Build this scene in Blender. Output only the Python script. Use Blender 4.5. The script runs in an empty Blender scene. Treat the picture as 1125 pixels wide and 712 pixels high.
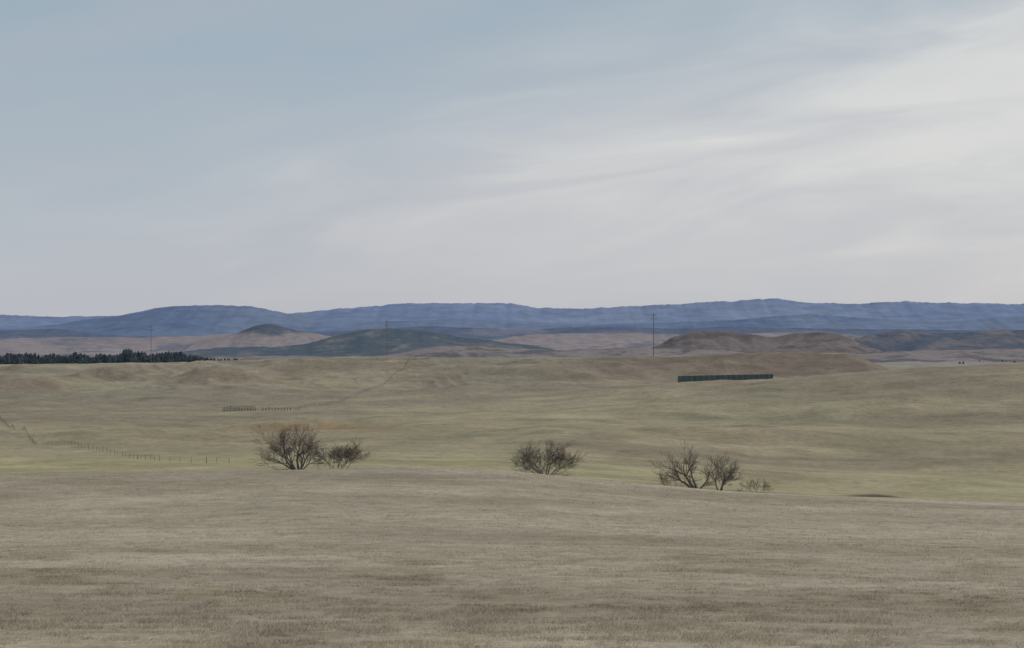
import bpy, math, random
import numpy as np
from mathutils import Vector, Matrix
random.seed(7); rng=np.random.default_rng(11)
F=2100.0; CX=562.5; HY=375.0
scene=bpy.context.scene

# ------------------------------------------------------------ helpers
def hsh(ix,iy,seed):
    n=(ix.astype(np.int64)*374761393+iy.astype(np.int64)*668265263+seed*1442695041)&0xffffffff
    n=((n^(n>>13))*1274126177)&0xffffffff
    n=(n^(n>>16))&0xffffff
    return n/float(0xffffff)
def vn(x,y,seed=0):
    x=np.asarray(x,float); y=np.asarray(y,float)
    ix=np.floor(x); iy=np.floor(y); fx=x-ix; fy=y-iy
    fx=fx*fx*fx*(fx*(fx*6-15)+10); fy=fy*fy*fy*(fy*(fy*6-15)+10)
    a=hsh(ix,iy,seed); b=hsh(ix+1,iy,seed); c=hsh(ix,iy+1,seed); d=hsh(ix+1,iy+1,seed)
    return (a*(1-fx)+b*fx)*(1-fy)+(c*(1-fx)+d*fx)*fy
def fbm(x,y,seed=0,o=4):
    s=0;a=0.5;t=0
    for i in range(o):
        s=s+a*vn(x*2**i+i*17.3,y*2**i-i*9.1,seed+i); t+=a; a*=0.5
    return s/t
def ridged(x,y,seed=0,o=3):
    s=0;a=0.5;t=0
    for i in range(o):
        s=s+a*(1-np.abs(2*vn(x*2**i+i*7.7,y*2**i+i*3.1,seed+i)-1)); t+=a; a*=0.5
    return s/t
def ss(a,b,x):
    t=np.clip((x-a)/(b-a),0,1); return t*t*(3-2*t)

def mesh_obj(name,verts,faces,mat,col=None,smooth=True):
    me=bpy.data.meshes.new(name)
    verts=np.asarray(verts,np.float32); faces=np.asarray(faces,np.int32)
    nv=len(verts); nf,k=faces.shape
    me.vertices.add(nv); me.vertices.foreach_set('co',verts.ravel())
    me.loops.add(nf*k); me.loops.foreach_set('vertex_index',faces.ravel())
    me.polygons.add(nf); me.polygons.foreach_set('loop_start',np.arange(0,nf*k,k,dtype=np.int32))
    me.polygons.foreach_set('loop_total',np.full(nf,k,np.int32))
    me.polygons.foreach_set('use_smooth',np.full(nf,smooth,bool))
    me.update(calc_edges=True)
    if col is not None:
        at=me.color_attributes.new('Col','FLOAT_COLOR','POINT')
        c=np.ones((nv,4),np.float32); c[:,:3]=col
        at.data.foreach_set('color',c.ravel())
    me.materials.append(mat)
    ob=bpy.data.objects.new(name,me); scene.collection.objects.link(ob)
    return ob
def grid_faces(nr,nc,wrap=False):
    i=np.arange(nr-1)[:,None]; j=np.arange(nc if wrap else nc-1)[None,:]
    j2=(j+1)%nc
    a=i*nc+j; b=i*nc+j2; c=(i+1)*nc+j2; d=(i+1)*nc+j
    return np.stack([a,b,c,d],-1).reshape(-1,4)

def new_mat(name):
    m=bpy.data.materials.new(name); m.use_nodes=True
    nt=m.node_tree; b=nt.nodes['Principled BSDF']
    b.inputs['Roughness'].default_value=1.0; b.inputs['Specular IOR Level'].default_value=0.05
    return m,nt,b
def noise(nt,vec,scale,detail=4,rough=0.55,dist=0.0):
    n=nt.nodes.new('ShaderNodeTexNoise'); n.inputs['Scale'].default_value=scale
    n.inputs['Detail'].default_value=detail; n.inputs['Roughness'].default_value=rough; n.inputs['Distortion'].default_value=dist
    nt.links.new(vec,n.inputs['Vector']); return n.outputs['Fac']
def mrange(nt,v,a,b,c,d,smooth=False):
    n=nt.nodes.new('ShaderNodeMapRange'); 
    if smooth: n.interpolation_type='SMOOTHSTEP'
    nt.links.new(v,n.inputs[0])
    for i,x in enumerate((a,b,c,d)): n.inputs[i+1].default_value=x
    return n.outputs[0]
def math_(nt,op,a,b=None):
    n=nt.nodes.new('ShaderNodeMath'); n.operation=op
    for i,x in enumerate((a,b)):
        if x is None: continue
        if isinstance(x,(int,float)): n.inputs[i].default_value=x
        else: nt.links.new(x,n.inputs[i])
    return n.outputs[0]
def mixc(nt,f,a,b,mode='MIX'):
    n=nt.nodes.new('ShaderNodeMix'); n.data_type='RGBA'; n.blend_type=mode
    for s,x in ((n.inputs[0],f),(n.inputs[6],a),(n.inputs[7],b)):
        if isinstance(x,(int,float)): s.default_value=x
        elif isinstance(x,tuple): s.default_value=(x[0],x[1],x[2],1)
        else: nt.links.new(x,s)
    return n.outputs[2]
def vscale(nt,vec,s):
    n=nt.nodes.new('ShaderNodeMapping'); n.inputs['Scale'].default_value=s
    nt.links.new(vec,n.inputs['Vector']); return n.outputs[0]

# ------------------------------------------------------------ terrain height field
KN=[
 (40, [0,1125],[712,712]),
 (85, [0,600,1125],[622,622,628]),
 (150,[-600,0,300,600,900,1125,1700],[572,568,562,566,580,586,590]),
 (230,[-600,0,100,290,450,560,650,800,950,1125,1700],[530,524,521,516.5,515,518,527,540,547,552,562]),
 (275,[-600,0,100,290,450,560,650,800,950,1125,1700],[533,527,526,522,521,524,532,544,551,556,566]),
 (330,[-600,0,100,290,450,560,650,800,950,1125,1700],[522,518,517,516,516,519,526,537,545,550,560]),
 (400,[-600,0,300,600,750,900,1125,1700],[508,508,505,508,520,529,534,540]),
 (520,[-600,0,300,600,750,900,1125,1700],[489,489,487,487,494,500,506,510]),
 (650,[-600,0,300,600,900,1125,1700],[470,471,470,468,474,478,480]),
 (780,[-600,0,300,600,640,750,900,1125,1700],[456,457,457,450,447,442,436,430,425]),
 (900,[-600,0,300,500,600,640,750,850,900,960,1050,1125,1700],[449,450,448,446,438,432,422,414.5,411,407,402,399,390]),
 (1000,[-600,0,300,450,600,750,850,900,975,1125,1700],[432,432,429,428,427,424,421,419,416,412,405]),
 (1080,[-600,0,200,300,450,600,750,850,900,975,1125,1700],[416,418,416,412,410,410,415,413,411,412,412,405]),
 (1150,[-600,0,200,300,450,600,640,700,850,930,950,980,1125,1700],[406,408,404,402,399,400,397,393,391,391,397,410,412,405]),
 (1250,[-600,0,100,200,300,400,465,560,640,700,850,930,950,978,1125,1700],[402,401,400,397,395,392,393,394.5,392,391,388,389,396,409,414,408]),
 (1400,[-600,0,465,930,980,1700],[410,409,404,402,412,412]),
 (2000,[0,400,1125],[399.5,404,404]),
 (3500,[0,1125],[398,398]),
 (8000,[0,1125],[394,392]),
 (45000,[0,1125],[379,379]),
]
KD=np.array([0.,12.]+[k[0] for k in KN])
def height(x,y):
    x=np.asarray(x,float).ravel(); y=np.asarray(y,float).ravel()
    r=np.hypot(x,y); az=np.clip(np.arctan2(x,y),-0.6,0.6)
    px=CX+F*np.tan(az); D=r*np.cos(az)
    n=len(x); Z=np.empty((len(KD),n))
    Z[0]=-3.4; Z[1]=-4.2
    for i,(d,xs,ys) in enumerate(KN):
        Z[i+2]=-(np.interp(px,xs,ys)-HY)/F*d
    h=np.diff(KD)[:,None]; s=np.diff(Z,axis=0)/h
    m=np.zeros_like(Z); 
    w=(s[:-1]*s[1:]>0)
    hm=3*(h[:-1]+h[1:])/((2*h[1:]+h[:-1])/np.where(w,s[:-1],1)+(h[1:]+2*h[:-1])/np.where(w,s[1:],1))
    m[1:-1]=np.where(w,hm,0); m[0]=s[0]; m[-1]=s[-1]
    k=np.clip(np.searchsorted(KD,D,side='right')-1,0,len(KD)-2)
    j=np.arange(n); H=KD[k+1]-KD[k]; t=np.clip((D-KD[k])/H,0,1)
    z=(2*t**3-3*t**2+1)*Z[k,j]+(t**3-2*t**2+t)*H*m[k,j]+(-2*t**3+3*t**2)*Z[k+1,j]+(t**3-t**2)*H*m[k+1,j]
    a1=np.interp(D,[0,60,230,400,700,1000,1300,3000,9000],[.05,.25,.35,1.4,2.1,1.8,1.2,4,10])
    z+=a1*(fbm(x/70,y/70,3,3)-.5)*2
    a2=np.interp(D,[0,60,230,500,1500],[.06,.12,.18,.40,.6])
    z+=a2*(fbm(x/9,y/9,9,4)-.5)*2
    band=ss(960,1080,D)*(1-ss(1180,1240,D))
    left=1-ss(560,660,px)
    z+=band*(2.6+2.4*left)*(ridged(x/62+fbm(x/50,y/50,5,2),y/150,21,4)-.62)*1.8
    b2=ss(420,520,D)*(1-ss(800,900,D))
    z+=b2*2.6*(ridged(x/170+fbm(x/90,y/90,8,2),y/90,31,2)-.6)*1.5
    for (bx,by,w1,w2,hh) in BUMPS:
        z+=hh*np.exp(-((x-bx)/w1)**2-((y-by)/w2)**2)
    return z
def PX(px,d): return (px-CX)/F*d
BUMPS=[(PX(20,1050),1050,24,30,6.5),(PX(130,1120),1120,24,26,4.0),(PX(235,1080),1080,26,30,6.5),(PX(330,1130),1130,28,28,4.0),
       (PX(350,640),640,24,14,2.6),(PX(300,640),640,16,12,1.),(PX(800,600),600,30,22,1.8),(PX(600,1090),1090,26,25,4),(PX(500,1100),1100,22,25,3.0),
       (PX(965,264),264,5,4,-.4),(PX(965,284),284,6,5,1.0)]
def gpt(px,d):
    x=PX(px,d); return x,d,float(height([x],[d])[0])

az=np.concatenate([np.linspace(-math.pi,-.36,100)[:-1],np.linspace(-.36,.36,950),np.linspace(.36,math.pi,100)[1:-1]])
rr=np.concatenate([[0.5,3,6,9],np.exp(np.linspace(math.log(12),math.log(230),130)),np.linspace(233,1450,400),np.exp(np.linspace(math.log(1460),math.log(45000),50))])
R,A=np.meshgrid(rr,az,indexing='ij')
X=(R*np.sin(A)).ravel(); Y=(R*np.cos(A)).ravel()
Zt=height(X,Y)
nr,nc=len(rr),len(az)
Zg=Zt.reshape(nr,nc)
sr=np.gradient(Zg,rr,axis=0); sa=np.gradient(Zg,az,axis=1)/R
slope=np.hypot(sr,sa).ravel()
azc=np.clip(np.arctan2(X,Y),-.6,.6); PXX=CX+F*np.tan(azc); D=np.hypot(X,Y)*np.cos(azc)
def c3(r,g,b): return np.array([r,g,b])[None,:]
def lerp(a,b,t): return a*(1-t[:,None])+b*t[:,None]
straw=c3(.400,.340,.255); green=c3(.300,.275,.172); brown=c3(.205,.153,.106); tan=c3(.345,.292,.192); yel=c3(.40,.365,.205)
dark=c3(.240,.203,.142)
col=np.repeat(straw,len(X),0)
mid=ss(235,330,D)
col=lerp(col,np.repeat(tan,len(X),0),mid)
n1=fbm(X/60,Y/60,41,4); n2=fbm(X/160+5,Y/50,51,4); n3=fbm(X/14,Y/14,61,4)
n4=fbm(X/4.5,Y/6,66,4); n5=fbm(X/55+3,Y/17,71,4)
col=lerp(col,green,ss(.46,.66,n1)*.6*(.2+.8*mid))
col=lerp(col,dark,ss(.44,.68,n2)*.7*(.25+.75*mid))
col=lerp(col,dark,ss(.52,.75,n3)*(.28+.25*mid))
col=lerp(col,dark*1.05,ss(.48,.66,n5)*(1-mid)*.42)
col=lerp(col,straw*1.12,(1-ss(.34,.48,n5))*(1-mid)*.5)
col=lerp(col,dark*c3(1.0,.93,.82),ss(.58,.74,n4)*(1-ss(60,180,D))*.55)
col=lerp(col,yel,ss(420,500,D)*(1-ss(760,860,D))*ss(.55,.7,fbm(X/120,Y/40,81,4))*.45)
col=lerp(col,yel,ss(300,340,D)*(1-ss(400,460,D))*ss(.35,.6,n1+.12)*.62*np.where(PXX<300,1,.7))
far=ss(850,1050,D)*(1-ss(1350,1600,D))
steep=ss(.12,.26,slope+(n3-.5)*.08)
col=lerp(col,brown*1.1,far*steep*.45)
for (px,d,w1,w2,k_) in ((15,1025,24,22,.7),(235,1055,24,22,.7),(130,1100,20,20,.45),(330,1108,24,20,.45),(600,1066,24,20,.45),(500,1080,20,18,.4),(1080,640,30,12,.4),(800,585,40,12,.4)):
    q=np.exp(-((X-PX(px,d))/w1)**2-((Y-d)/w2)**2); col=lerp(col,brown*1.15,np.clip(q*1.2,0,1)*k_*(.5+.5*ss(.35,.6,n3)))
mesa=ss(1035,1075,D)*(1-ss(1175,1215,D))*ss(560,690,PXX+60*(n1-.5))*(1-ss(974,982,PXX))
col=lerp(col,brown*.95,mesa*(.62+.38*ss(.3,.6,n3)))
kn=np.exp(-((X-PX(350,628))/26)**2-((Y-624)/9)**2)
col=lerp(col,c3(.28,.20,.115),np.clip(kn*1.3,0,1)*(.55+.45*ss(.35,.55,n3)))
kn=np.exp(-((X-PX(965,278))/3.2)**2-((Y-280)/3)**2); col=lerp(col,c3(.07,.06,.045),np.clip(kn*1.5,0,1))
col=lerp(col,dark*1.0,far*ss(458,466,PXX)*(1-ss(560,640,PXX))*.45)
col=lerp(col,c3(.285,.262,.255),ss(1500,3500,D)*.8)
col=lerp(col,c3(.30,.33,.40),ss(7000,20000,D)*.9)  # far ground turned blue, distance haze put into the colour
col=lerp(col,c3(.31,.31,.33),ss(400,1500,D)*.20)  # slight aerial haze blended into the midground colour

m,nt,b=new_mat('dry_grass_ground')
at=nt.nodes.new('ShaderNodeAttribute'); at.attribute_name='Col'
tc=nt.nodes.new('ShaderNodeTexCoord'); O=tc.outputs['Object']
f1=mrange(nt,noise(nt,O,.045,6,.6,.4),.3,.7,.80,1.20)
f2=mrange(nt,noise(nt,O,.45,6,.65,.3),.3,.7,.80,1.20)
f3=mrange(nt,noise(nt,O,3.2,5,.7),.3,.7,.74,1.27)
f=math_(nt,'MULTIPLY',math_(nt,'MULTIPLY',f1,f2),f3)
v=nt.nodes.new('ShaderNodeVectorMath'); v.operation='SCALE'
nt.links.new(at.outputs['Color'],v.inputs[0]); nt.links.new(f,v.inputs['Scale'])
g=mrange(nt,noise(nt,vscale(nt,O,(1,1.6,1)),.13,5,.6,.6),.46,.66,0,.5,True)
c=mixc(nt,g,v.outputs[0],mixc(nt,1.0,v.outputs[0],(.84,.82,.72),'MULTIPLY'))
nt.links.new(c,b.inputs['Base Color'])
bp=nt.nodes.new('ShaderNodeBump'); bp.inputs['Strength'].default_value=.5; bp.inputs['Distance'].default_value=.3
nt.links.new(noise(nt,O,1.1,8,.7),bp.inputs['Height']); nt.links.new(bp.outputs[0],b.inputs['Normal'])
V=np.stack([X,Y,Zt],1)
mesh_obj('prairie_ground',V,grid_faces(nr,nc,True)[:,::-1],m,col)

# ------------------------------------------------------------ foreground grass
m,nt,b=new_mat('dry_grass_blades')
at=nt.nodes.new('ShaderNodeAttribute'); at.attribute_name='Col'; nt.links.new(at.outputs['Color'],b.inputs['Base Color'])
N=185000
gD=np.exp(rng.uniform(math.log(24),math.log(236),N)); ga=rng.uniform(-.37,.37,N)
gX=gD*np.tan(ga); gY=gD
cl=fbm(gX/1.1,gY/1.1,77,3); cl2=fbm(gX/16,gY/12,78,3)
n4g=ss(.58,.74,fbm(gX/4.5,gY/6,66,4))*(1-ss(60,180,gD))
n5g=fbm(gX/55+3,gY/17,71,4); n5g=ss(.48,.66,n5g)-.5*(1-ss(.34,.48,n5g))
keep=rng.random(N)<(.45+.55*ss(.3,.7,cl)); gX,gY,gD,cl,cl2,n4g,n5g=[q[keep] for q in (gX,gY,gD,cl,cl2,n4g,n5g)]
N=len(gX); gZ=height(gX,gY)
K=6
hh=(.04+.075*ss(.3,.8,cl)*rng.uniform(.4,1.5,N))*(.6+.8*cl2)
T=np.repeat(np.arange(N),K)
ang=rng.uniform(0,2*math.pi,N*K); sp=.03+.14*rng.random(N*K)
spread=sp*np.interp(gD[T],[30,230],[1,2.0])
bx=gX[T]+np.cos(ang)*spread; by=gY[T]+np.sin(ang)*spread; bz=gZ[T]-.02
wdt=.006*np.interp(gD[T],[30,230],[1,3.5])*rng.uniform(.6,1.4,N*K)
th=rng.uniform(0,2*math.pi,N*K); H=hh[T]*rng.uniform(.5,1.25,N*K)
lean=rng.normal(0,.6,(N*K,2))+np.array([.25,.0])
v0=np.stack([bx-np.cos(th)*wdt,by-np.sin(th)*wdt,bz],1); v1=np.stack([bx+np.cos(th)*wdt,by+np.sin(th)*wdt,bz],1)
v2=np.stack([bx+lean[:,0]*H,by+lean[:,1]*H,bz+H],1)
VV=np.stack([v0,v1,v2],1).reshape(-1,3)
tint=rng.uniform(.75,1.22,N)*(.85+.3*cl2)*(1-.28*n4g)*(1-.16*n5g)
cb=np.array([.54,.46,.35])[None]*tint[:,None]
gr=ss(.55,.75,fbm(gX/7,gY/7,91,3))[:,None]*.5
cb=cb*(1-gr)+np.array([.42,.37,.265])[None]*gr
cc=np.repeat(cb[T]*rng.uniform(.85,1.2,(N*K,1)),3,0)
mesh_obj('prairie_grass',VV,np.arange(N*K*3).reshape(-1,3),m,cc,False)

# ------------------------------------------------------------ distant ranges, bluish aerial haze mixed into their base colours
def hazed_range_mat(name,c1,c2,sc,stretch=(1,1,1.0),lo=.42,hi=.6,cap=None):  # both colours already carry painted haze for the range's distance
    m,nt,b=new_mat(name); tc=nt.nodes.new('ShaderNodeTexCoord'); O=vscale(nt,tc.outputs['Object'],stretch)
    nz=noise(nt,O,sc,6,.6,.5)
    if cap:   # woodland on the upper slope, open grass below
        sp_=nt.nodes.new('ShaderNodeSeparateXYZ'); nt.links.new(tc.outputs['Object'],sp_.inputs[0])
        k=math_(nt,'ADD',sp_.outputs[2],math_(nt,'MULTIPLY',math_(nt,'SUBTRACT',nz,.5),cap[1]*-5))
        fa=mrange(nt,k,cap[0]+cap[1]*.5,cap[0]-cap[1]*.5,0,1,True)
    else: fa=mrange(nt,nz,lo,hi,0,1,True)
    c=mixc(nt,fa,c1,c2)
    fb=mrange(nt,noise(nt,O,sc*6,5,.65,.2),.3,.7,.82,1.18)
    v=nt.nodes.new('ShaderNodeVectorMath'); v.operation='SCALE'; nt.links.new(c,v.inputs[0]); nt.links.new(fb,v.inputs['Scale'])
    nt.links.new(v.outputs[0],b.inputs['Base Color']); return m
def make_range(name,pts,d,depth,ybase,mat,rough=.6,spur=.25,seed=1,step=2.5,nfreq=12.,fr=.38):
    xs=[p[0] for p in pts]; ys=[p[1] for p in pts]
    px=np.arange(xs[0],xs[-1]+step,step); n=len(px)
    yc=np.interp(px,xs,ys)
    k=np.array([1,2,3,2,1.])/9; yp=np.pad(yc,2,mode='edge'); yc=np.convolve(yp,k,'valid')
    yc=yc-(fbm(px/nfreq,px*0+seed*3.3,seed,4)-.5)*2*rough-(fbm(px/3.2,px*0+seed,seed+50,2)-.5)*rough*.8
    zc=-(yc-HY)/F*d; zb=-(ybase-HY)/F*d
    t=np.concatenate([np.linspace(-1,0,50),np.linspace(0,1,12)[1:]])
    T,P=np.meshgrid(t,px,indexing='ij'); ZC=np.broadcast_to(zc,T.shape)
    Yv=d+T*depth; Xv=(P-CX)/F*d
    wid=depth
    prof=np.where(T<0,1-np.abs(T)**1.15,1-T**1.3)
    rd=ridged(Xv/(wid*fr)+.6*fbm(Xv/wid*1.5,Yv/wid*1.5,seed+3,2),Yv/(wid*1.2),seed+7,5)
    mod=1-spur*2.0*(1-rd)*np.sin(np.clip(-T,0,1)*math.pi)**.8
    z=zb+(np.maximum(ZC-zb,0))*prof*mod
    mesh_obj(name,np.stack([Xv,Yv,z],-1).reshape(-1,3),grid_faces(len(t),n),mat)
A_=[(-1500,352),(-400,345),(-100,349),(0,346),(60,348),(120,347),(200,346),(315,345),(350,341),(400,337),(440,333.5),(500,333),(560,333),(590,338),(640,339),(700,336),(740,334),(800,331),(850,328),(880,332),(930,334),(990,331),(1050,333),(1125,334),(1300,332),(1700,338),(2600,345)]
B_=[(-1500,362),(-300,360),(0,362),(60,357),(100,350),(130,347),(160,341),(180,337),(215,335),(270,336),(300,341),(320,345),(360,350),(420,354),(500,350),(560,352),(640,357),(740,354),(800,352),(860,347),(890,345),(930,348),(975,351),(1030,354),(1080,350),(1125,347),(1400,345),(2600,355)]
C_=[(-1500,368),(-200,366),(0,363),(60,361),(120,368),(200,371),(300,367),(400,362),(470,358),(560,362),(650,359),(740,361),(800,359),(900,361),(1000,362),(1125,364),(1600,360),(2600,368)]
D_=[(-1500,372),(-200,370),(0,372),(80,370),(150,371),(220,369),(250,366.5),(330,368),(400,372),(540,373),(580,368),(620,366),(700,366),(760,368),(850,366),(950,369),(1125,376),(2600,376)]
make_range('far_mountains',A_,30000,3500,385,hazed_range_mat('far_mountain',(.195,.250,.385),(.235,.285,.405),.0005,(1,1,3)),1.2,.09,1)
make_range('blue_mountain_range',B_,21000,2600,388,hazed_range_mat('hazed_mountain',(.138,.190,.305),(.18,.23,.335),.0006,(1,1,3)),1.0,.15,2)
make_range('wooded_foothills',C_,13000,1500,390,hazed_range_mat('foothill',(.115,.15,.225),(.21,.215,.265),.0012,(1,1,3),.5,.65),.7,.22,3)
make_range('tan_hills',D_,8500,900,396,hazed_range_mat('tan_hill',(.30,.262,.268),(.18,.185,.22),.0035,(1,1,4),.48,.64),.7,.25,4)
make_range('pine_knob_hill',[(215,376),(240,369),(262,365),(280,358),(297,355.5),(315,360),(335,365),(380,372)],7600,500,396,hazed_range_mat('knob',(.11,.138,.175),(.29,.255,.262),.006,(1,1,2),cap=(32,18)),.6,.2,5)
make_range('pine_covered_hill',[(150,393),(200,386),(240,382),(300,381),(340,377),(365,370),(400,363),(430,360.5),(470,364),(500,369),(540,374),(600,382),(650,393)],6300,620,398,hazed_range_mat('pine_hill',(.092,.122,.152),(.20,.195,.20),.008,(1,1,2),.46,.72),1.1,.3,6)
make_range('wooded_ridge',[(900,388),(930,374),(960,367),(990,363),(1020,366),(1060,365),(1100,361.5),(1125,362),(1250,360),(1500,365),(2300,370)],5600,500,398,hazed_range_mat('wooded_ridge',(.10,.120,.160),(.20,.185,.195),.008,(1,1,2),.46,.68),1.2,.25,7)
make_range('butte',[(670,394),(700,388),(722,380),(740,370),(762,364.5),(800,364),(830,368),(850,371),(868,366.5),(900,365),(925,367),(945,378),(975,388),(1010,395)],4600,300,399,hazed_range_mat('butte',(.21,.178,.172),(.14,.122,.125),.012,(1,1,3),.42,.6),.8,.45,8,fr=.5)
make_range('low_hills',[(-1500,390),(-200,388),(0,389),(200,391),(420,391),(450,386),(480,380),(520,380),(560,383),(620,384.5),(700,382),(760,384),(850,387),(940,388),(975,386),(1040,385),(1125,383.5),(1400,382),(2300,385)],3600,330,401,hazed_range_mat('low_hill',(.25,.218,.212),(.13,.122,.13),.011,(1,1,3),.46,.6),.8,.35,9,fr=.6)

# ------------------------------------------------------------ distant pine trees (one mass)
mp,nt,b=new_mat('pine_needles'); at=nt.nodes.new('ShaderNodeAttribute'); at.attribute_name='Col'; nt.links.new(at.outputs['Color'],b.inputs['Base Color'])
pv=[];pf=[];pc=[]
def add_pine(x,y,z,h,w):
    c=np.array([.062,.082,.095])*random.uniform(.75,1.3); s=7  # needle colour with some aerial haze mixed in
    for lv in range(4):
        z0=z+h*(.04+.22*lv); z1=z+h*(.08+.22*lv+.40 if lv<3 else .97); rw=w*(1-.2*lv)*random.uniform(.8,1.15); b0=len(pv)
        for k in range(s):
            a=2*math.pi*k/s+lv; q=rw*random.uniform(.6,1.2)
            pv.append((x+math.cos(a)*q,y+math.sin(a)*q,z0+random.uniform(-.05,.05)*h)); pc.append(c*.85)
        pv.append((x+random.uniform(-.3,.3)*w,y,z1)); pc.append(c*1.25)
        for k in range(s): pf.append((b0+k,b0+(k+1)%s,b0+s))
cand=[]
for i in range(6500):
    px=random.uniform(-300,290); d=random.uniform(1700,2250)
    dens=np.interp(px,[-260,0,60,120,200,240,285],[1,1,.9,1,.85,.5,.10])
    if random.random()<dens: cand.append((px,d))
ca=np.array(cand); dn=ss(.36,.52,fbm(ca[:,0]/20.,ca[:,1]/90.,5,3)); kp=rng.random(len(ca))<(.15+.85*dn); ca=ca[kp]
hv=fbm(ca[:,0]/14.,ca[:,1]/300.,25,3)
xx=PX(ca[:,0],ca[:,1]); zz=height(xx,ca[:,1])
for (px,d),x,z,q in zip(ca,xx,zz,hv):
    top=np.interp(px,[-200,0,60,120,150,210,240,285],[1.1,1.0,1.05,1.35,1.4,1.3,.9,.5])*(.55+.9*q)
    h=random.uniform(5,10.5)*top; add_pine(x,d,z-.4,h,h*random.uniform(.28,.46))
cand=[]
for i in range(700):
    cand.append((random.choice([random.uniform(455,600),random.uniform(1050,1300)]),random.uniform(2500,3400)))
ca=np.array(cand); dn=ss(.48,.60,fbm(ca[:,0]/26.,ca[:,1]/200.,15,3)); ca=ca[rng.random(len(ca))<dn*.5]
xx=PX(ca[:,0],ca[:,1]); zz=height(xx,ca[:,1])
for (px,d),x,z in zip(ca,xx,zz):
    h=random.uniform(2.5,5); add_pine(x,d,z,h,h*.6)
pc=np.array(pc); far_=(np.array(pv)[:,1]>2400)[:,None]; pc=np.where(far_,pc*1.0+np.array([[.06,.06,.07]]),pc)  # farther pines lightened, extra haze painted into their colour
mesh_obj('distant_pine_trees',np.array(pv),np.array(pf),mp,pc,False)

# ------------------------------------------------------------ bare trees and shrubs
def wood(name,ca,cb):
    m,nt,b=new_mat(name); tc=nt.nodes.new('ShaderNodeTexCoord')
    c=mixc(nt,mrange(nt,noise(nt,tc.outputs['Object'],3,4),.35,.65,0,1),ca,cb); nt.links.new(c,b.inputs['Base Color']); return m
bark=wood('bare_bark',(.115,.096,.088),(.19,.16,.145)); twigm=wood('twig_bark',(.20,.155,.135),(.15,.12,.108))
def tube(vs,fs,p0,p1,r0,r1,s=5):
    d=(p1-p0); 
    if d.length<1e-5: return
    q=d.to_track_quat('Z','Y'); b0=len(vs)
    for p,r in((p0,r0),(p1,r1)):
        for k in range(s):
            a=2*math.pi*k/s; vs.append(tuple(p+q@Vector((math.cos(a)*r,math.sin(a)*r,0))))
    for k in range(s): fs.append((b0+k,b0+(k+1)%s,b0+s+(k+1)%s,b0+s+k))
def grow(vs,fs,p,d,L,r,lv,maxlv,up,rnd):
    seg=4; q=p.copy(); dd=d.copy()
    for i in range(seg):
        dd=(dd+Vector((rnd.gauss(0,.14),rnd.gauss(0,.14),rnd.gauss(0,.09)+up*.08))).normalized()
        n=q+dd*L/seg
        ra=max(r*(1-.45*i/seg),.0095); r1=max(r*(1-.45*(i+1)/seg),.0075)
        tube(vs,fs,q,n,ra,r1,5 if lv<2 else 3); q=n
        if lv<maxlv and (i>=1 or lv>0) and rnd.random()<.62:
            ax=dd.cross(Vector((rnd.gauss(0,1),rnd.gauss(0,1),rnd.gauss(0,1)))).normalized()
            nd=(Matrix.Rotation(rnd.uniform(.45,1.0),3,ax)@dd).normalized()
            grow(vs,fs,q,nd,L*rnd.uniform(.5,.85),r1*.58,lv+1,maxlv,up,rnd)
    if lv<maxlv:
        for k in range(2):
            ax=dd.cross(Vector((rnd.gauss(0,1),rnd.gauss(0,1),rnd.gauss(0,1)))).normalized()
            nd=(Matrix.Rotation(rnd.uniform(.15,.6),3,ax)@dd).normalized()
            grow(vs,fs,q,nd,L*rnd.uniform(.6,.92),r1*.78,lv+1,maxlv,up,rnd)
def bare(name,px,d,h,w,stems,seed,maxlv=4,r=.12,mat=bark,up=.5,dz=0):
    for it in range(2):
        rnd=random.Random(seed); vs=[];fs=[]
        sc=h*.30 if it==0 else sc*h/zx
        for (tx,ty,k) in stems:
            grow(vs,fs,Vector((tx*.25,ty*.25,-.3)),Vector((tx,ty,1.0)).normalized(),sc*k,r*k,0,maxlv,up,rnd)
        a=np.array(vs); zx=np.percentile(a[:,2],99)
    lo,hi=np.percentile(a[:,0],[1,99]); k=w/(hi-lo)
    a[:,0]*=k; a[:,1]*=k
    a[:,0]-=(np.percentile(a[:,0],1)+np.percentile(a[:,0],99))/2*.85
    a[:,2]=np.maximum(a[:,2],-.5)
    x,y,z=gpt(px,d)
    ob=mesh_obj(name,a,np.array(fs),mat); ob.location=(x,y,z+dz); return ob
S1=[(-.75,.1,1.0),(-.3,-.2,1.1),(.15,.2,1.1),(.65,0,.95),(.05,.5,.9),(-.5,-.5,.9),(1.0,.2,.7)]
bare('bare_tree',321,248,5.5,8.6,S1,3,4,.14)
bare('bare_shrub',371,250,3.2,7.4,[(-1.1,0,.8),(-.6,.3,.9),(-.1,.3,.9),(.4,-.2,.9),(1.1,.1,.8),(0,-.4,.8),(.7,.5,.8)],8,4,.05,twigm,up=.7)
bare('bare_tree',600,252,4.1,8.4,[(-1.2,.1,.8),(-.8,.4,.9),(-.4,-.2,.95),(.1,.3,.95),(.5,0,.95),(1.2,.1,.85),(-.7,.5,.85),(.8,-.5,.9),(0,-.5,.9)],14,4,.08,bark,up=.35)
bare('bare_tree',757,250,4.9,8.6,[(-1.2,0,1.0),(-.6,.2,1.1),(.1,-.2,.9),(.9,.3,.7)],21,4,.19)
bare('bare_tree',794,256,4.8,5.0,[(.15,0,1.05),(.4,.3,.9),(-.25,-.2,1.0),(.6,-.2,.8)],31,4,.12)
bare('bare_shrub',829,253,.95,4.6,[(-1.2,0,.8),(-.8,.3,.8),(-.4,.2,.8),(0,-.3,.8),(.4,0,.8),(.8,.3,.8),(1.2,.2,.8)],33,3,.025,twigm)
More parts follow.
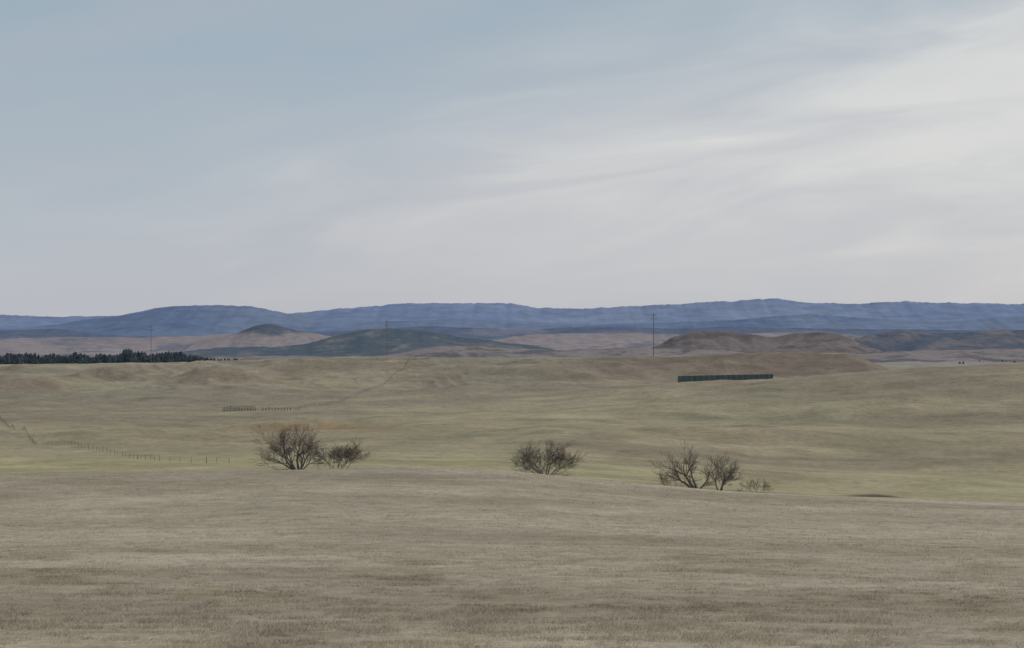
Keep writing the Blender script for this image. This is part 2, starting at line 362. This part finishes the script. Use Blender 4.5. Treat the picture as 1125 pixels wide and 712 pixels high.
bare('bare_shrub',740,247,1.3,4.4,[(-1.2,0,.8),(-.7,.4,.8),(-.4,.2,.8),(.1,.4,.8),(.4,0,.8),(1.2,.2,.8)],35,3,.03,twigm)

# ------------------------------------------------------------ fences
post_m=wood('weathered_post',(.17,.145,.12),(.25,.215,.18))
wire_m,nt,b=new_mat('fence_wire'); b.inputs['Base Color'].default_value=(.20,.19,.18,1); b.inputs['Metallic'].default_value=.3
def box(vs,fs,cx,cy,cz,sx,sy,sz,rot=0.):
    b0=len(vs); c,s=math.cos(rot),math.sin(rot)
    for dz in(0,1):
        for dx,dy in((-1,-1),(1,-1),(1,1),(-1,1)):
            x=dx*sx/2;y=dy*sy/2; vs.append((cx+x*c-y*s,cy+x*s+y*c,cz+dz*sz))
    for f in((0,3,2,1),(4,5,6,7),(0,1,5,4),(1,2,6,5),(2,3,7,6),(3,0,4,7)): fs.append(tuple(b0+i for i in f))
def empty(name,loc=(0,0,0)):
    o=bpy.data.objects.new(name,None); scene.collection.objects.link(o); o.location=loc; return o
def wire_fence(name,pts,spacing,h,r,rails=3,rw=.02):
    root=empty(name); vs=[];fs=[];wv=[];wf=[]; tops=[]
    P=[Vector(p) for p in pts]
    for a,b_ in zip(P[:-1],P[1:]):
        n=max(1,int((b_-a).length/spacing))
        for i in range(n): tops.append(a+(b_-a)*(i+random.uniform(-.18,.18))/n)
    tops.append(P[-1])
    zz=height([p.x for p in tops],[p.y for p in tops])
    for i,(p,z) in enumerate(zip(tops,zz)):
        rr_=r*(1.5 if i%9==0 else 1)*random.uniform(.8,1.25); hh_=h*random.uniform(.8,1.1)*(1.12 if i%9==0 else 1)
        tube(vs,fs,Vector((p.x,p.y,z-.4)),Vector((p.x+random.uniform(-.08,.08),p.y,z+hh_)),rr_,rr_*.85,6)
    for k in range(rails):
        for i in range(len(tops)-1):
            t=h*(.35+.6*k/max(1,rails-1))
            tube(wv,wf,Vector((tops[i].x,tops[i].y,zz[i]+t)),Vector((tops[i+1].x,tops[i+1].y,zz[i+1]+t)),rw,rw,3)
    a=mesh_obj('posts',np.array(vs),np.array(fs),post_m); a.parent=root
    c=mesh_obj('wires',np.array(wv),np.array(wf),wire_m); c.parent=root
wire_fence('wire_fence',[(PX(466,1225),1225),(PX(445,1120),1120),(PX(415,1030),1030),(PX(370,930),930),(PX(325,850),850)],5,1.4,.08,3,.025)
wire_fence('wire_fence',[(PX(-60,800),800),(PX(0,740),740),(PX(20,620),620),(PX(45,520),520),(PX(110,450),450),(PX(175,392),392),(PX(252,372),372)],4.2,1.15,.045,4,.014)
root=empty('corral_fence'); vs=[];fs=[]
y0=845
for i in range(46):
    px=245+76*i/45.; 
    if 36<px-245<42: continue
    d=y0+8*math.sin(i/7.); x,y,z=gpt(px,d); hh_=random.uniform(1.7,2.7)*(1 if px<282 else .7)
    if px>282 and i%2: continue
    tube(vs,fs,Vector((x,y,z-.4)),Vector((x+random.uniform(-.1,.1),y,z+hh_)),.15,.12,6)
o=mesh_obj('posts',np.array(vs),np.array(fs),wood('old_post',(.07,.06,.055),(.12,.105,.09))); o.parent=root
vs=[];fs=[]; pr=None
for i in range(24):
    px=245+76*i/23.; d=y0+8*math.sin(i*45/23/7.); q=Vector(gpt(px,d-.25))
    if pr is not None:
        for t in(.8,1.3): tube(vs,fs,pr+Vector((0,0,t)),q+Vector((0,0,t)),.05,.05,5)
    pr=q
o=mesh_obj('rails',np.array(vs),np.array(fs),post_m); o.parent=root

# long board windbreak behind the rise
root=empty('windbreak_fence'); vs=[];fs=[];ps=[];pf2=[]
bm_,nt,b=new_mat('dark_green_boards'); tc=nt.nodes.new('ShaderNodeTexCoord')
c=mixc(nt,mrange(nt,noise(nt,vscale(nt,tc.outputs['Object'],(1,1,.15)),.9,5),.35,.65,0,1),(.075,.110,.118),(.115,.150,.150)); nt.links.new(c,b.inputs['Base Color'])
dL,dR=985,1010
xL,xR=PX(745,dL),PX(849,dR); LEN=math.hypot(xR-xL,dR-dL); ang_=math.atan2(dR-dL,xR-xL)
zL=-(413.0-HY)/F*dL; zR=-(411.0-HY)/F*dR
nb=int(LEN/.28)
for i in range(nb):
    t=(i+.5)/nb; x=xL+(xR-xL)*t; y=dL+(dR-dL)*t; zg=float(height([x],[y])[0]); zt=zL+(zR-zL)*t+random.uniform(-.08,.08)
    box(vs,fs,x,y,zg-.3,.25,.04,zt-zg+.3,ang_)
for i in range(18):
    t=i/17.; x=xL+(xR-xL)*t; y=dL+(dR-dL)*t; zg=float(height([x],[y])[0]); zt=zL+(zR-zL)*t
    tube(ps,pf2,Vector((x,y-.17,zg-.3)),Vector((x,y-.17,zt+.15)),.12,.11,6)
    tube(ps,pf2,Vector((x,y+3.0,zg-.2)),Vector((x,y+.1,zt-.7)),.08,.08,5)
o=mesh_obj('boards',np.array(vs),np.array(fs),bm_,None,False); o.parent=root
o=mesh_obj('posts_and_braces',np.array(ps),np.array(pf2),wood('dark_post',(.06,.08,.08),(.09,.11,.11))); o.parent=root

# ------------------------------------------------------------ power line
pole_m=wood('utility_pole_wood',(.17,.165,.17),(.22,.215,.22))
specs=[(-250,351,1560),(166,357,1420),(425,351,1320),(718,343.5,1190),(1290,330,1010)]
arms=[]
for px,pt,d in specs:
    x,y,z=gpt(px,d); zt=-(pt-HY)/F*d
    root=empty('utility_pole',(x,y,0)); vs=[];fs=[]
    tube(vs,fs,Vector((0,0,z-1)),Vector((0,0,zt)),.27,.17,8)
    o=mesh_obj('pole',np.array(vs),np.array(fs),pole_m); o.parent=root
    vs=[];fs=[]
    for k,(dz,w) in enumerate(((-1.6,3.2),(-4.0,4.2))):
        box(vs,fs,0,-.3,zt+dz,w,.16,.20)
        for s in(-1,1): tube(vs,fs,Vector((s*w*.3,-.3,zt+dz)),Vector((0,-.2,zt+dz-1.0)),.05,.05,5)
    o=mesh_obj('crossarms',np.array(vs),np.array(fs),pole_m,None,False); o.parent=root
    vs=[];fs=[]
    for dz,w in((-1.6,3.2),(-4.0,4.2)):
        for s in(-1,1): tube(vs,fs,Vector((s*(w/2-.15),-.3,zt+dz+.20)),Vector((s*(w/2-.15),-.3,zt+dz+.65)),.10,.06,6)
    o=mesh_obj('insulators',np.array(vs),np.array(fs),pole_m); o.parent=root
    arms.append((x,y,zt))
vs=[];fs=[]
for a,b_ in zip(arms[:-1],arms[1:]):
    for dz,w in((-.95,1.45),(-.95,-1.45),(-3.35,1.95),(-3.35,-1.95)):
        pr=None
        for k in range(17):
            t=k/16.; q=Vector((a[0]+(b_[0]-a[0])*t+w,a[1]+(b_[1]-a[1])*t-.3,a[2]+(b_[2]-a[2])*t+dz-4.5*4*t*(1-t)))
            if pr is not None: tube(vs,fs,pr,q,.010,.010,3)
            pr=q
mesh_obj('power_line',np.array(vs),np.array(fs),wire_m)

# ------------------------------------------------------------ world
SUN_AZ=math.radians(48); SUN_EL=math.radians(42)
w=bpy.data.worlds.new('World'); scene.world=w; w.use_nodes=True; nt=w.node_tree
for n in list(nt.nodes): nt.nodes.remove(n)
out=nt.nodes.new('ShaderNodeOutputWorld')
sky=nt.nodes.new('ShaderNodeTexSky'); sky.sky_type='NISHITA'; sky.sun_disc=False; sky.sun_elevation=SUN_EL; sky.sun_rotation=SUN_AZ
tc=nt.nodes.new('ShaderNodeTexCoord'); sep=nt.nodes.new('ShaderNodeSeparateXYZ'); nt.links.new(tc.outputs['Generated'],sep.inputs[0])
azn=math_(nt,'ARCTAN2',sep.outputs[0],sep.outputs[1]); el=math_(nt,'ARCSINE',sep.outputs[2])
comb=nt.nodes.new('ShaderNodeCombineXYZ')
nt.links.new(azn,comb.inputs[0])
tl=math_(nt,'SUBTRACT',el,math_(nt,'MULTIPLY',azn,.12))
nt.links.new(math_(nt,'MULTIPLY',tl,5.0),comb.inputs[1])
C=comb.outputs[0]
nA=noise(nt,C,3.4,4,.5,.4); nB=noise(nt,C,6.0,5,.5,.7); nC=noise(nt,C,18.0,6,.6,.5); nD=noise(nt,C,4.2,3,.5,.3)
r=nt.nodes.new('ShaderNodeValToRGB'); nt.links.new(mrange(nt,el,0,.5,0,1),r.inputs[0])
cr=r.color_ramp; cr.elements[0].position=0; cr.elements[0].color=(.475,.535,.61,1); cr.elements[1].position=1; cr.elements[1].color=(.36,.43,.51,1)
for p,cx in((.07,(.49,.525,.585)),(.16,(.415,.48,.55)),(.36,(.345,.435,.505))):
    e_=cr.elements.new(p); e_.color=(*cx,1)
veil=mixc(nt,mrange(nt,nD,.38,.68,0,.45,True),r.outputs[0],(.455,.485,.53))
s=math_(nt,'SUBTRACT',math_(nt,'ADD',math_(nt,'MULTIPLY',azn,.27),.134),el)
s=math_(nt,'ADD',s,math_(nt,'MULTIPLY',math_(nt,'SUBTRACT',nA,.5),.10))
s=math_(nt,'ADD',s,math_(nt,'MULTIPLY',math_(nt,'SUBTRACT',nB,.5),.04))
mask=mrange(nt,s,-.04,.075,0,.95,True)
wr=mrange(nt,azn,-.24,.16,.06,.80,True)
br=math_(nt,'ADD',wr,mrange(nt,nB,.32,.68,-.34,.34))
br=math_(nt,'ADD',br,mrange(nt,nC,.3,.7,-.05,.05))
br=math_(nt,'MULTIPLY',br,mrange(nt,el,.015,.085,.42,1,True))
r2=nt.nodes.new('ShaderNodeValToRGB'); nt.links.new(br,r2.inputs[0]); cr=r2.color_ramp
cr.elements[0].position=0; cr.elements[0].color=(.485,.505,.56,1); cr.elements[1].position=1; cr.elements[1].color=(.73,.72,.70,1)
e_=cr.elements.new(.5); e_.color=(.575,.577,.605,1)
cloud=mixc(nt,mask,veil,r2.outputs[0])
bg1=nt.nodes.new('ShaderNodeBackground'); nt.links.new(cloud,bg1.inputs[0]); bg1.inputs[1].default_value=.97
bg2=nt.nodes.new('ShaderNodeBackground'); nt.links.new(sky.outputs[0],bg2.inputs[0]); bg2.inputs[1].default_value=.10
ms=nt.nodes.new('ShaderNodeMixShader'); ms.inputs[0].default_value=.92
nt.links.new(bg2.outputs[0],ms.inputs[1]); nt.links.new(bg1.outputs[0],ms.inputs[2]); nt.links.new(ms.outputs[0],out.inputs[0])

L=bpy.data.lights.new('sun','SUN'); L.energy=1.6; L.angle=math.radians(10); L.color=(1,.94,.86)
so=bpy.data.objects.new('sun',L); scene.collection.objects.link(so)
sd=Vector((math.sin(SUN_AZ)*math.cos(SUN_EL),math.cos(SUN_AZ)*math.cos(SUN_EL),math.sin(SUN_EL)))
so.rotation_euler=sd.to_track_quat('Z','Y').to_euler(); so.location=(0,0,200)

cam=bpy.data.cameras.new('camera'); co=bpy.data.objects.new('camera',cam); scene.collection.objects.link(co)
cam.sensor_width=36; cam.lens=36*F/1125; cam.clip_start=.1; cam.clip_end=100000
co.location=(0,0,0); co.rotation_euler=(math.radians(90)+math.atan(19/F),0,0)
scene.camera=co
scene.view_settings.view_transform='Standard'; scene.view_settings.look='None'; scene.view_settings.exposure=0
